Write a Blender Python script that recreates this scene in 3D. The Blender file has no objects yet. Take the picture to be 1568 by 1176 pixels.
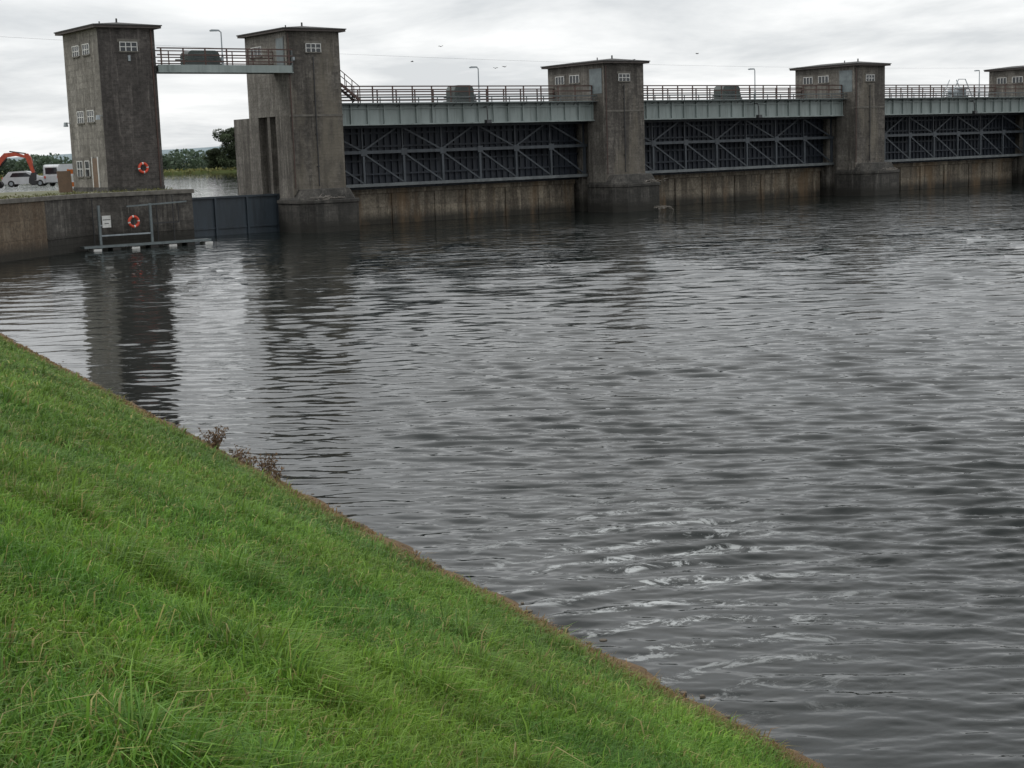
import bpy, math, random
import numpy as np
from mathutils import Vector, Matrix
random.seed(7); rng=np.random.default_rng(11)
sc=bpy.context.scene
sc.view_settings.view_transform='Standard'; sc.view_settings.look='None'; sc.view_settings.exposure=0

# ---------------------------------------------------------------- materials
def new_mat(name):
    m=bpy.data.materials.new(name); m.use_nodes=True
    nt=m.node_tree; b=nt.nodes['Principled BSDF']; return m,nt,b
def N(nt,t,**k):
    n=nt.nodes.new(t)
    for a,v in k.items(): setattr(n,a,v)
    return n
def ramp(nt,fac,p0,p1,c0=(0,0,0,1),c1=(1,1,1,1)):
    r=N(nt,'ShaderNodeValToRGB'); r.color_ramp.elements[0].position=p0; r.color_ramp.elements[1].position=p1
    r.color_ramp.elements[0].color=c0; r.color_ramp.elements[1].color=c1
    nt.links.new(fac,r.inputs[0]); return r.outputs[0]
def noise(nt,vec,scale,detail=4,rough=.55,mscale=None,dist=0):
    if mscale:
        mp=N(nt,'ShaderNodeMapping'); mp.inputs['Scale'].default_value=mscale; nt.links.new(vec,mp.inputs[0]); vec=mp.outputs[0]
    n=N(nt,'ShaderNodeTexNoise'); n.inputs['Scale'].default_value=scale; n.inputs['Detail'].default_value=detail
    n.inputs['Roughness'].default_value=rough; n.inputs['Distortion'].default_value=dist
    nt.links.new(vec,n.inputs['Vector']); return n.outputs[0]
def mix(nt,fac,a,b,mode='MIX'):
    m=N(nt,'ShaderNodeMix',data_type='RGBA',blend_type=mode)
    if isinstance(fac,(int,float)): m.inputs[0].default_value=fac
    else: nt.links.new(fac,m.inputs[0])
    for s,v in ((6,a),(7,b)):
        if isinstance(v,tuple): m.inputs[s].default_value=v if len(v)==4 else v+(1,)
        else: nt.links.new(v,m.inputs[s])
    return m.outputs[2]
def math_(nt,op,a,b):
    m=N(nt,'ShaderNodeMath',operation=op)
    for i,v in enumerate((a,b)):
        if isinstance(v,(int,float)): m.inputs[i].default_value=v
        else: nt.links.new(v,m.inputs[i])
    return m.outputs[0]
def paint(name,c1,c2=None,rough=.6,scale=1.5,metal=0,streak=False,bump=0):
    m,nt,b=new_mat(name); c2=c2 or tuple(x*.6 for x in c1)
    tc=N(nt,'ShaderNodeTexCoord').outputs['Object']
    n=noise(nt,tc,scale,6,.65,(1,1,.25) if streak else None)
    f=ramp(nt,n,.35,.68)
    col=mix(nt,f,c1,c2)
    if streak:
        s2=ramp(nt,noise(nt,tc,3.0,4,.6,(1,1,.08)),.54,.7); col=mix(nt,math_(nt,'MULTIPLY',s2,.5),col,tuple(x*.4 for x in c2))
    nt.links.new(col,b.inputs['Base Color']); b.inputs['Roughness'].default_value=rough; b.inputs['Metallic'].default_value=metal
    if bump:
        bp=N(nt,'ShaderNodeBump'); bp.inputs['Distance'].default_value=bump
        nt.links.new(noise(nt,tc,scale*8,6),bp.inputs['Height']); nt.links.new(bp.outputs[0],b.inputs['Normal'])
    return m
def masonry(name,c1,c2,mortar,bw=.5,bh=.22,stain=(.05,.045,.04),stain_amt=.75,wet=None,moss=None):
    m,nt,b=new_mat(name)
    t=N(nt,'ShaderNodeTexCoord'); uv=t.outputs['UV']; ob=t.outputs['Object']
    br=N(nt,'ShaderNodeTexBrick'); nt.links.new(uv,br.inputs['Vector'])
    br.inputs['Scale'].default_value=1; br.inputs['Brick Width'].default_value=bw; br.inputs['Row Height'].default_value=bh
    br.inputs['Mortar Size'].default_value=.012; br.inputs['Mortar Smooth'].default_value=.4
    br.inputs['Color1'].default_value=tuple(x*.85 for x in c1)+(1,); br.inputs['Color2'].default_value=tuple(x*1.12 for x in c2)+(1,); br.inputs['Mortar'].default_value=mortar+(1,)
    br.inputs['Bias'].default_value=-.1
    col=br.outputs[0]
    col=mix(nt,ramp(nt,noise(nt,ob,.4,8,.72),.4,.6),col,mix(nt,.7,col,stain))
    st=ramp(nt,noise(nt,ob,1.5,6,.7,(1,1,.06)),.47,.58)
    col=mix(nt,math_(nt,'MULTIPLY',st,stain_amt),col,stain)
    lt=ramp(nt,noise(nt,ob,2.4,6,.7,(1,1,.08),dist=.2),.56,.66)
    col=mix(nt,math_(nt,'MULTIPLY',lt,.5),col,tuple(min(1,x*1.75) for x in c2))
    gr=ramp(nt,noise(nt,ob,5,5,.8),.32,.7,(.5,.5,.5,1),(1.4,1.4,1.4,1))
    col=mix(nt,1.0,col,gr,'MULTIPLY')
    sp=N(nt,'ShaderNodeSeparateXYZ'); nt.links.new(ob,sp.inputs[0]); z=sp.outputs[2]
    if wet is not None:
        zz=math_(nt,'ADD',z,math_(nt,'MULTIPLY',noise(nt,ob,.8,4),wet*.8))
        f=ramp(nt,math_(nt,'MULTIPLY',zz,.2),(wet*1.2)*.2-.02,(wet*1.7)*.2+.06,(1,1,1,1),(0,0,0,1))
        col=mix(nt,math_(nt,'MULTIPLY',f,.88),col,(.022,.021,.017))
    if moss:
        f=ramp(nt,noise(nt,ob,.35,6,.65,(1,1,.3)),.5,.64)
        col=mix(nt,math_(nt,'MULTIPLY',f,.6),col,moss)
    nt.links.new(col,b.inputs['Base Color']); b.inputs['Roughness'].default_value=.9
    bp=N(nt,'ShaderNodeBump'); bp.inputs['Distance'].default_value=.05; bp.inputs['Strength'].default_value=.8
    h=mix(nt,.5,noise(nt,ob,7,6,.7),br.outputs[1]); nt.links.new(h,bp.inputs['Height'])
    nt.links.new(bp.outputs[0],b.inputs['Normal'])
    return m
M={}
M['brick']=masonry('tower_brick',(.085,.076,.07),(.118,.106,.097),(.14,.13,.12),.45,.16,stain=(.046,.041,.038))
M['brick_side']=masonry('tower_side_render',(.215,.203,.18),(.25,.235,.208),(.2,.19,.165),.9,.45,stain=(.11,.1,.085),stain_amt=.6)
M['pier']=masonry('pier_masonry',(.118,.106,.093),(.16,.146,.127),(.18,.166,.148),.6,.22,stain=(.048,.043,.037),moss=(.19,.168,.13))
M['pier_side']=masonry('pier_side_concrete',(.185,.172,.152),(.215,.2,.175),(.16,.15,.13),1.6,.6,stain=(.07,.063,.053),wet=1.0)
M['pedestal']=masonry('pedestal_stone',(.07,.066,.06),(.105,.098,.087),(.115,.105,.092),.8,.4,stain=(.028,.027,.024),wet=.7)
M['sill']=masonry('sill_concrete',(.24,.21,.165),(.29,.25,.19),(.13,.11,.085),4.0,1.4,stain=(.075,.062,.047),wet=.55,moss=(.18,.115,.06))
M['quay']=masonry('quay_stone',(.095,.088,.08),(.14,.13,.115),(.15,.14,.125),.65,.28,stain=(.042,.038,.033),wet=.9)
M['quay_brown']=masonry('quay_concrete_brown',(.15,.118,.085),(.175,.14,.1),(.11,.085,.06),3,1.2,stain=(.1,.07,.045),wet=.6)
M['coping']=paint('coping_concrete',(.17,.16,.14),(.085,.078,.068),.9,2,bump=.01)
M['roof']=paint('roof_felt',(.035,.035,.035),(.055,.052,.048),.8,2)
M['fascia']=paint('roof_fascia',(.075,.06,.053),(.045,.038,.034),.7,2)
M['white']=paint('white_paint',(.7,.7,.68),(.5,.5,.47),.5,3)
M['glass']=paint('window_glass',(.02,.025,.03),(.03,.035,.04),.08,1)
M['door']=paint('door_grey_green',(.16,.19,.195),(.1,.12,.125),.5,2)
M['wood']=paint('door_wood',(.16,.1,.06),(.1,.065,.04),.6,2)
M['girder']=paint('girder_paint',(.28,.325,.315),(.19,.225,.215),.5,.8,streak=True)
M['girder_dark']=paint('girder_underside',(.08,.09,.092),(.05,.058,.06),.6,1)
M['rail']=paint('rail_brown',(.085,.045,.035),(.055,.033,.028),.6,3)
M['railg']=paint('rail_grey',(.1,.115,.115),(.07,.08,.08),.5,3)
M['gate_skin']=paint('gate_skin',(.02,.026,.038),(.036,.042,.053),.6,.8,streak=True)
M['gate_rib']=paint('gate_rib',(.032,.041,.057),(.018,.022,.03),.55,1,streak=True)
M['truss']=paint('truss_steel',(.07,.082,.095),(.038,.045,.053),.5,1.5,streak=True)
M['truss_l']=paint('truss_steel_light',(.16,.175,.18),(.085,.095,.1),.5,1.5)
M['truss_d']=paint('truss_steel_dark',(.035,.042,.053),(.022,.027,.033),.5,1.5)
M['lockgate']=paint('lock_gate_steel',(.045,.062,.078),(.028,.037,.046),.5,.9,streak=True)
M['galv']=paint('galvanised',(.34,.38,.4),(.22,.25,.27),.45,4)
M['dkgreen']=paint('machine_green',(.06,.078,.072),(.035,.045,.042),.5,2)
M['red']=paint('lifebuoy_red',(.62,.07,.03),(.5,.05,.02),.45,4)
M['exc']=paint('excavator_orange',(.5,.075,.03),(.35,.05,.025),.45,2)
M['rubber']=paint('rubber',(.02,.02,.02),(.035,.033,.03),.8,4)
M['carwhite']=paint('car_white',(.62,.64,.65),(.5,.52,.53),.25,1)
M['asphalt']=paint('asphalt',(.055,.055,.055),(.04,.04,.04),.9,3)
M['orange']=paint('barrier_orange',(.6,.16,.03),(.5,.12,.02),.5,3)
M['stone']=paint('shore_stone',(.13,.11,.085),(.07,.058,.045),.9,3,bump=.01)
M['dock']=paint('dry_dock_plant',(.13,.085,.05),(.18,.12,.07),.9,9)
M['twig']=paint('driftwood',(.3,.28,.25),(.14,.12,.1),.9,5)
M['bark']=paint('bark',(.06,.05,.04),(.04,.032,.025),.9,3)
M['black']=paint('black_iron',(.02,.02,.022),(.03,.03,.03),.5,3)
M['gravel']=paint('ground_grass_gravel',(.09,.11,.04),(.16,.145,.1),.95,.35,bump=.03)
M['farland']=paint('far_meadow',(.12,.16,.05),(.19,.19,.08),.95,.02)
M['hill']=paint('hill_haze',(.2,.255,.28),(.15,.2,.215),1,.003)

# ---------------------------------------------------------------- builder
class B:
    def __init__(s): s.v=[];s.f=[];s.m=[];s.ml=[];s.M=None
    def mi(s,k):
        if k not in s.ml: s.ml.append(k)
        return s.ml.index(k)
    def pts(s,ps):
        i=len(s.v)
        for p in ps:
            p=Vector(p)
            if s.M: p=s.M@p
            s.v.append(tuple(p))
        return i
    def face(s,ids,k): s.f.append(ids); s.m.append(s.mi(k))
    def box(s,x0,x1,y0,y1,z0,z1,k):
        if x0>x1:x0,x1=x1,x0
        if y0>y1:y0,y1=y1,y0
        i=s.pts([(x0,y0,z0),(x1,y0,z0),(x1,y1,z0),(x0,y1,z0),(x0,y0,z1),(x1,y0,z1),(x1,y1,z1),(x0,y1,z1)])
        for q in ((3,2,1,0),(4,5,6,7),(0,1,5,4),(1,2,6,5),(2,3,7,6),(3,0,4,7)): s.face([i+j for j in q],k)
    def prism(s,poly,z0,z1,k,top=None,inset=0):
        n=len(poly)
        a=sum((poly[i][0]*poly[(i+1)%n][1]-poly[(i+1)%n][0]*poly[i][1]) for i in range(n))
        if a<0: poly=poly[::-1]
        cx=sum(p[0] for p in poly)/n; cy=sum(p[1] for p in poly)/n
        up=[(cx+(p[0]-cx)*(1-inset),cy+(p[1]-cy)*(1-inset),z1) for p in poly]
        i=s.pts([(p[0],p[1],z0) for p in poly]+up)
        for j in range(n): s.face([i+j,i+(j+1)%n,i+n+(j+1)%n,i+n+j],k)
        s.face([i+n+j for j in range(n)],top or k); s.face([i+j for j in range(n)][::-1],k)
    def extr(s,prof,y0,y1,k):
        n=len(prof)
        a=sum((prof[i][0]*prof[(i+1)%n][1]-prof[(i+1)%n][0]*prof[i][1]) for i in range(n))
        if a<0: prof=prof[::-1]
        i=s.pts([(p[0],y0,p[1]) for p in prof]+[(p[0],y1,p[1]) for p in prof])
        for j in range(n): s.face([i+(j+1)%n,i+j,i+n+j,i+n+(j+1)%n][::-1],k)
        s.face([i+j for j in range(n)],k); s.face([i+n+j for j in range(n)][::-1],k)
    def cyl(s,p,q,r,k,n=8,r2=None):
        p=Vector(p);q=Vector(q); d=(q-p)
        if d.length<1e-6:return
        d.normalize(); u=d.orthogonal().normalized(); w=d.cross(u); r2=r if r2 is None else r2
        i=s.pts([p+(u*math.cos(t)+w*math.sin(t))*r for t in [2*math.pi*j/n for j in range(n)]]+
                [q+(u*math.cos(t)+w*math.sin(t))*r2 for t in [2*math.pi*j/n for j in range(n)]])
        for j in range(n): s.face([i+j,i+(j+1)%n,i+n+(j+1)%n,i+n+j],k)
        s.face([i+j for j in range(n)][::-1],k); s.face([i+n+j for j in range(n)],k)
    def beam(s,p,q,w,h,k):
        p=Vector(p);q=Vector(q);d=(q-p).normalized()
        up=Vector((0,0,1)) if abs(d.z)<.99 else Vector((0,1,0))
        u=d.cross(up).normalized()*w/2; v=u.cross(d).normalized()*h/2
        i=s.pts([p-u-v,p+u-v,p+u+v,p-u+v,q-u-v,q+u-v,q+u+v,q-u+v])
        for a in ((0,1,2,3),(7,6,5,4),(0,4,5,1),(1,5,6,2),(2,6,7,3),(3,7,4,0)): s.face([i+j for j in a],k)
    def torus(s,c,R,r,k,n=24,m=8):
        c=Vector(c); P=[]
        for a in range(n):
            t=2*math.pi*a/n
            for b in range(m):
                q=2*math.pi*b/m; rr=R+r*math.cos(q)
                P.append(c+(Vector((rr*math.cos(t),r*math.sin(q),rr*math.sin(t)))))
        i=s.pts(P)
        for a in range(n):
            kk='white' if a%6==0 else k
            for b in range(m):
                s.face([i+a*m+b,i+a*m+(b+1)%m,i+((a+1)%n)*m+(b+1)%m,i+((a+1)%n)*m+b],kk)
    def make(s,name,parent=None,bevel=0):
        me=bpy.data.meshes.new(name); me.from_pydata(s.v,[],s.f)
        for k in s.ml: me.materials.append(M[k])
        me.polygons.foreach_set('material_index',s.m)
        me.update(); uv=me.uv_layers.new(name='UVMap')
        nv=np.array(s.v)
        for p in me.polygons:
            n=p.normal
            for li in p.loop_indices:
                c=nv[me.loops[li].vertex_index]
                if abs(n.z)>.7: q=(c[0],c[1])
                elif abs(n.x)>abs(n.y): q=(c[1],c[2])
                else: q=(c[0],c[2])
                uv.data[li].uv=q
        o=bpy.data.objects.new(name,me); sc.collection.objects.link(o)
        if parent: o.parent=parent
        if bevel:
            bm=o.modifiers.new('bevel','BEVEL'); bm.width=bevel; bm.segments=2; bm.limit_method='ANGLE'
        return o
ORG=Vector((9.0,138.1,0)); ANG=math.radians(36.2)
FR=Matrix.Translation(ORG)@Matrix.Rotation(ANG,4,'Z')
def root(name,loc=None,rz=None):
    e=bpy.data.objects.new(name,None); sc.collection.objects.link(e); e.empty_display_size=.5
    if loc is None: e.location=ORG; e.rotation_euler=(0,0,ANG)
    else: e.location=loc; e.rotation_euler=(0,0,rz or 0)
    return e
def inframe(o): o.location=ORG; o.rotation_euler=(0,0,ANG); return o

def window(b,face,pos,u0,u1,z0,z1,nx,ny):
    def fb(a0,a1,c0,c1,d0,d1,k):
        if face=='f': b.box(a0,a1,pos-d1,pos-d0,c0,c1,k)
        else: b.box(pos-d1,pos-d0,a0,a1,c0,c1,k)
    fb(u0,u1,z0,z1,.003,.02,'glass')
    t=.05
    fb(u0-t-.05,u1+t+.05,z0-t-.04,z0,.002,.09,'coping'); fb(u0-t,u1+t,z1,z1+t,.002,.07,'white')
    fb(u0-t,u0,z0,z1,.002,.065,'white'); fb(u1,u1+t,z0,z1,.002,.065,'white')
    for i in range(1,nx):
        x=u0+(u1-u0)*i/nx; fb(x-.03,x+.03,z0,z1,.021,.055,'white')
    for i in range(1,ny):
        z=z0+(z1-z0)*i/ny; fb(u0,u1,z-.025,z+.025,.0215,.05,'white')
    fb(u0-.2,u1+.2,z1+t+.002,z1+t+.2,.002,.03,'coping')

def roof(b,x0,x1,y0,y1,z):
    o=.42
    b.box(x0-o,x1+o,y0-o,y1+o,z,z+.16,'fascia')
    b.box(x0-o-.06,x1+o+.06,y0-o-.06,y1+o+.06,z+.162,z+.24,'roof')
    cx=(x0+x1)/2; i=b.pts([(x0-o,y0-o,z+.241),(x1+o,y0-o,z+.241),(x1+o,y1+o,z+.241),(x0-o,y1+o,z+.241),(cx,y0+1.6,z+.55),(cx,y1-1.6,z+.55)])
    for q in ((0,1,4),(1,2,5,4),(2,3,5),(3,0,4,5)): b.face([i+j for j in q],'roof')
    b.cyl((cx,y0+1.6,z+.5),(cx,y0+1.6,z+.82),.07,'roof'); b.cyl((cx-.9,y0+2.6,z+.35),(cx-.9,y0+2.6,z+.68),.05,'roof')

# ---------------------------------------------------------------- piers
W=4.6; PA=[-32.6,-1.0,32.3,65.6,98.9]
def pier(a0,zt,first=False):
    r=root('weir_pier_tower'); a1=a0+W; R=.5 if first else .85
    b=B()
    ped=[(a0-.15,1.0),(a0-.15,-2.5),(a0+.7,-3.6),(a1-.1,-3.6),(a1+R,-2.5),(a1+R,1.0)]
    b.prism(ped,-3,2.2,'pedestal')
    ped2=[(a0-.24,1.0),(a0-.24,-2.55),(a0+.66,-3.7),(a1-.06,-3.7),(a1+R+.1,-2.55),(a1+R+.1,1.0)]
    b.prism(ped2,2.202,2.48,'pedestal')
    mid=[(a0-.1,1.0),(a0-.1,-2.3),(a0+.7,-3.2),(a1-.2,-3.2),(a1+R-.1,-2.3),(a1+R-.1,1.0)]
    b.prism(mid,2.482,3.3,'pedestal',inset=.17)
    b.make('pedestal',r,.05)
    b=B()
    zd=9.0
    b.box(a0,a1,-1.5,.9,-3,zd,'pier_side')
    b.box(a0+.55,a1-.55,.9,1.9,-3,zd,'pier_side')
    b.box(a0+.02,a1-.02,1.9,2.3,-3,zd,'pier_side')
    b.box(a0+.55,a1-.55,2.3,3.8,-3,zd,'pier_side')
    b.box(a0,a1,3.8,8.2,-3,zd,'pier_side')
    b.box(a0-.03,a1+.03,-1.56,-1.502,2.9,zt,'pier')
    b.box(a0-.06,a1+.06,-1.6,-1.562,8.9,9.05,'coping')
    b.make('pier_shaft',r)
    b=B()
    yb=6.6 if not first else 5.4
    b.box(a0,a1,-1.5,yb,zd+.001,zt,'brick_side' if first else 'pier_side')
    roof(b,a0,a1,-1.56,yb,zt)
    b.make('tower_house',r)
    b=B(); c=(a0+a1)/2
    window(b,'f',-1.56,c-.62,c+.62,zt-1.55,zt-.95,3,2)
    if first:
        window(b,'l',a0,2.6,4.4,zt-1.6,zt-.9,3,1)
        b.box(a0-.03,a0-.003,-1.0,.1,12.6,14.9,'door')
        b.box(a0-.05,a0-.003,-1.15,-1.0,12.6,15.0,'railg')
    else:
        window(b,'l',a0,2.0,3.3,zt-1.5,zt-.85,3,1); window(b,'l',a0,4.2,5.4,zt-1.5,zt-.85,3,1)
        b.box(a0-.03,a0-.003,-1.2,.5,zt-2.6,zt-.4,'door')
    b.make('windows_and_door',r)
    b=B()
    x=c-.1
    b.cyl((x,-1.66,3.5),(x,-1.66,zt-1.9),.045,'black')
    for z in (5,7.5,10): b.box(x-.1,x+.1,-1.68,-1.561,z,z+.08,'black')
    b.cyl((a0+.1,-1.65,3.4),(a0+.1,-1.65,zt-.2),.04,'rail')
    if first: b.box(a0+.25,a0+.55,-1.75,-1.561,zt-2.2,zt-1.95,'galv')
    b.make('downpipe',r)
pier(PA[0],15.35,True)
for a in PA[1:]: pier(a,13.15)

# ---------------------------------------------------------------- spans
def span(p0,p1):
    L=p1-p0
    r=root('bridge_span'); b=B()
    zb,zt=8.15,9.95
    b.box(p0,p1,.12,.2,zb+.1,zt-.1,'girder')
    b.box(p0,p1,-.1,.5,zb,zb+.1,'girder'); b.box(p0,p1,-.15,.5,zt-.1,zt,'girder')
    n=int(L/1.55)
    for i in range(n+1):
        x=p0+.15+(L-.3)*i/n; b.box(x-.05,x+.05,-.06,.12,zb+.1,zt-.1,'girder')
    b.box(p0,p1,.0,.12,zt-.5,zt-.42,'girder')
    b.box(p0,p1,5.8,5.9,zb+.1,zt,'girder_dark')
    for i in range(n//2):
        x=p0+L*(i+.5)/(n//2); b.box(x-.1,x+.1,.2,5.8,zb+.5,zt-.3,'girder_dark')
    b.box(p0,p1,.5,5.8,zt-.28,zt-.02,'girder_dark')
    b.box(p0,p1,.501,5.79,zt-.016,zt+.0,'asphalt')
    b.make('girder',r)
    b=B()
    n=int(L/1.9)
    for yy in (.15,5.7):
        for i in range(n+1):
            x=p0+.1+(L-.2)*i/n
            b.box(x-.045,x+.045,yy-.045,yy+.045,zt,zt+1.32,'rail')
        for z in (.45,.88,1.32): b.beam((p0,yy,zt+z),(p1,yy,zt+z),.08,.1,'rail')
    for i in range(n*1+1):
        x=p0+.5+(L-1)*i/n
        b.box(x-.03,x+.03,-.52,-.46,zt-.15,zt+.42,'railg')
        b.beam((x,-.5,zt-.1),(x,0.0,zt-.35),.05,.05,'railg')
    b.beam((p0,-.49,zt+.42),(p1,-.49,zt+.42),.08,.12,'railg')
    b.beam((p0,-.49,zt+.14),(p1,-.49,zt+.14),.06,.06,'railg')
    b.box(p0,p1,-.55,-.152,zt-.13,zt-.08,'railg')
    b.make('railing',r)
    r=root('sluice_gate'); b=B()
    q0,q1=p0-.45,p1+.45
    b.box(q0,q1,3.3,3.45,2.95,8.3,'gate_skin')
    n=int(L/.62)
    for i in range(n+1):
        x=q0+.1+(q1-q0-.2)*i/n; b.box(x-.05,x+.05,3.12,3.3,2.95,8.3,'gate_rib')
    for z in (2.95,4.1,5.2,6.4,7.5): b.box(q0,q1,3.0,3.119,z,z+.14,'gate_rib')
    b.make('skin_plate',r)
    b=B(); y=1.75; nb=7
    zs=(3.3,6.0,8.05)
    xs=[p0-.2+(L+.4)*i/nb for i in range(nb+1)]
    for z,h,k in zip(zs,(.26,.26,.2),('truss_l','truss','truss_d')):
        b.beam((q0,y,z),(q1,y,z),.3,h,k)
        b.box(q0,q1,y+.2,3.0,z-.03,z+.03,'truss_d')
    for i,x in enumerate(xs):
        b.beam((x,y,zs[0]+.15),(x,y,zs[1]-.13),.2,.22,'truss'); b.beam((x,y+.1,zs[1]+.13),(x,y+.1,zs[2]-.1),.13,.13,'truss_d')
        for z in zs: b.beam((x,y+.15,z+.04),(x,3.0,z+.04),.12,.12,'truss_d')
    for i in range(nb):
        xa,xb=xs[i],xs[i+1]
        b.beam((xa,y-.02,zs[1]-.1),(xb,y-.02,zs[0]+.12),.12,.13,'truss')
        if i%2: xa,xb=xb,xa
        b.beam((xa,y+.5,zs[2]+.1),(xb,y+.12,zs[1]+.1),.13,.13,'truss')
        b.beam((xa,y+.1,zs[0]+.05),(xb,2.95,zs[0]+.05),.12,.1,'truss_l')
        b.box(xs[i]-.28,xs[i]+.28,y-.17,y-.155,zs[1]-.3,zs[1]+.25,'truss')
    b.make('truss_frame',r)
    b=B()
    b.box(p0,p1,3.15,4.6,-3,2.75,'sill'); b.box(p0,p1,2.95,4.6,2.55,2.94,'sill')
    for i in range(1,7):
        x=p0+L*i/7+random.uniform(-.5,.5)
        b.box(x-.25,x+.25,3.03,3.15,-3,2.55,'sill')
    inframe(b.make('sill_wall',None,.03))
for i in range(4): span(PA[i]+W,PA[i+1])

def lamp(a,bb,z0,z1):
    r=root('street_lamp'); b=B()
    b.cyl((a,bb,z0),(a,bb,z0+.8),.09,'galv'); b.cyl((a,bb,z0+.8),(a,bb,z1),.055,'galv',8,.045)
    b.cyl((a,bb,z1),(a-.25,bb-.1,z1+.08),.035,'galv')
    b.extr([(a-.95,z1+.08),(a-.85,z1+.16),(a-.3,z1+.16),(a-.15,z1+.1),(a-.3,z1+.04),(a-.85,z1+.02)],bb-.2,bb+.02,'galv')
    b.make('column_and_head',r)
for a in (-13.4,19.8,55.2): lamp(a,.3,9.95,12.75)
def hoist(a,b0,z,w,h,white=False):
    r=root('hoist_housing'); b=B()
    k='galv' if white else 'dkgreen'
    b.box(a-w/2-.2,a+w/2+.2,b0-.1,b0+1.5,z,z+.15,'railg')
    b.extr([(a-w/2,z+.15),(a-w/2,z+h*.72),(a-w/2+.12,z+h*.9),(a-w/2+.35,z+h),(a+w/2-.35,z+h),(a+w/2-.12,z+h*.9),(a+w/2,z+h*.72),(a+w/2,z+.15)],b0,b0+1.3,k)
    for i in range(5):
        zz=z+.35+i*.13; b.box(a-w*.3,a+w*.3,b0-.03,b0-.002,zz,zz+.05,'railg')
    b.cyl((a+w/2,b0+.6,z+.5),(a+w/2+.5,b0+.6,z+.5),.22,'railg',12)
    b.cyl((a-w/2,b0+.6,z+.45),(a-w/2-.7,b0+.6,z+.45),.09,'railg',8)
    if white:
        for s in (-1,1):
            b.beam((a+s*1.9,b0,z),(a+s*.6,b0,z+2),.07,.07,'galv'); b.beam((a+s*1.9,b0+1.2,z),(a+s*.6,b0+1.2,z+2),.07,.07,'galv')
        b.beam((a-.6,b0,z+2),(a+.6,b0,z+2),.07,.07,'galv'); b.beam((a-1.25,b0,z+1),(a+1.25,b0,z+1),.07,.07,'galv')
    b.make('housing',r)
hoist(-14.3,1.2,9.96,2.0,1.45); hoist(17.5,1.2,9.96,2.3,1.4); hoist(53.3,1.2,9.96,1.6,1.1,True)
def flood(a):
    r=root('floodlight'); b=B()
    P=[(a,-.1,9.5),(a-.15,-.7,9.5),(a-.3,-.95,9.2),(a-.3,-1.0,8.4)]
    for p,q in zip(P,P[1:]): b.cyl(p,q,.05,'black')
    b.box(a-.55,a-.05,-1.2,-.85,8.1,8.4,'black'); b.box(a-.5,a-.1,-1.21,-1.201,8.15,8.35,'glass')
    b.make('arm_and_head',r)
flood(-13.2); flood(19.3); flood(53.)

r=root('access_stair'); b=B()
for s in (.0,.9):
    b.beam((-27.9,s-.9,11.6),(-25.9,s-.9,10.1),.07,.2,'rail'); b.beam((-27.9,s-.9,12.7),(-25.9,s-.9,11.2),.05,.05,'rail')
    for t in (0,.33,.66,1): b.beam((-27.9+2*t,s-.9,11.6-1.5*t),(-27.9+2*t,s-.9,12.7-1.5*t),.05,.05,'rail')
for i in range(8): b.box(-27.9+i*.26,-27.65+i*.26,-.9,0,11.55-i*.19,11.59-i*.19,'railg')
b.make('flight',r)

# ---------------------------------------------------------------- lock tower
TA0,TA1=-47.5,-43.3
r=root('gatehouse_tower'); b=B(); zt=15.3
b.box(TA0,TA1,-1.4,5.4,3.7,zt,'brick_side'); b.box(TA0-.03,TA1+.03,-1.5,-1.402,3.7,zt,'brick')
b.box(TA0-.06,TA1+.06,-1.56,5.44,3.7,4.1,'pedestal')
roof(b,TA0,TA1,-1.5,5.4,zt); b.make('walls_and_roof',r)
b=B(); c=(TA0+TA1)/2+.1
window(b,'f',-1.5,c-.62,c+.62,zt-1.6,zt-1.0,3,2)
window(b,'l',TA0-.0,.3,1.5,zt-1.7,zt-1.0,3,2); window(b,'l',TA0,2.3,3.5,zt-1.7,zt-1.0,3,2)
window(b,'l',TA0,.3,1.5,8.8,9.6,3,2); window(b,'l',TA0,2.3,3.5,8.8,9.6,3,2)
b.box(TA0-.05,TA0-.003,.2,1.2,4.1,6.2,'wood'); b.box(TA0-.08,TA0-.003,1.2,1.32,4.1,6.3,'white'); b.box(TA0-.08,TA0-.003,.08,.2,4.1,6.3,'white')
window(b,'l',TA0,1.9,2.7,4.9,6.0,1,2); window(b,'l',TA0,3.3,4.3,4.9,6.0,2,2)
b.make('windows_and_door',r)
b=B()
for yy,z in ((-1.3,8.9),(5.2,8.6)):
    b.cyl((TA0,yy,z+.25),(TA0-.35,yy,z+.3),.03,'galv'); b.cyl((TA0-.35,yy,z+.32),(TA0-.35,yy,z),.13,'galv',10,.18)
b.cyl((TA1-.25,-1.56,4),(TA1-.25,-1.56,zt),.05,'rail')
b.cyl((c,-1.54,zt-1.9),(c,-1.54,zt-2.3),.1,'galv')
b.make('wall_lamps_and_pipe',r)

r=root('footbridge'); b=B(); x0,x1=TA1,PA[0]+.3
zf=12.25
b.box(x0+.03,x1,-1.9,-1.8,zf,zf+.5,'girder'); b.box(x0+.03,x1,-1.95,-1.6,zf-.06,zf,'girder'); b.box(x0+.03,x1,.7,.8,zf,zf+.5,'girder')
b.box(x0+.03,PA[0],-1.8,.7,zf+.36,zf+.46,'railg')
for i in range(7):
    x=x0+.3+(x1-x0-.6)*i/6
    b.box(x-.045,x+.045,-1.91,-1.82,zf+.5,zf+1.7,'rail')
    if x<PA[0]: b.box(x-.035,x+.035,.72,.78,zf+.5,zf+1.7,'rail')
for z in (.75,1.2,1.68):
    b.beam((x0,-1.87,zf+z),(x1,-1.87,zf+z),.07,.09,'rail'); b.beam((x0,.75,zf+z),(PA[0],.75,zf+z),.07,.08,'rail')
b.box(x1-.1,x1,-1.9,-1.57,zf-.1,zf+1.7,'railg')
b.make('deck_and_railing',r)
hoist(-39.2,-.9,zf+.47,2.6,1.15)
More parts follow.
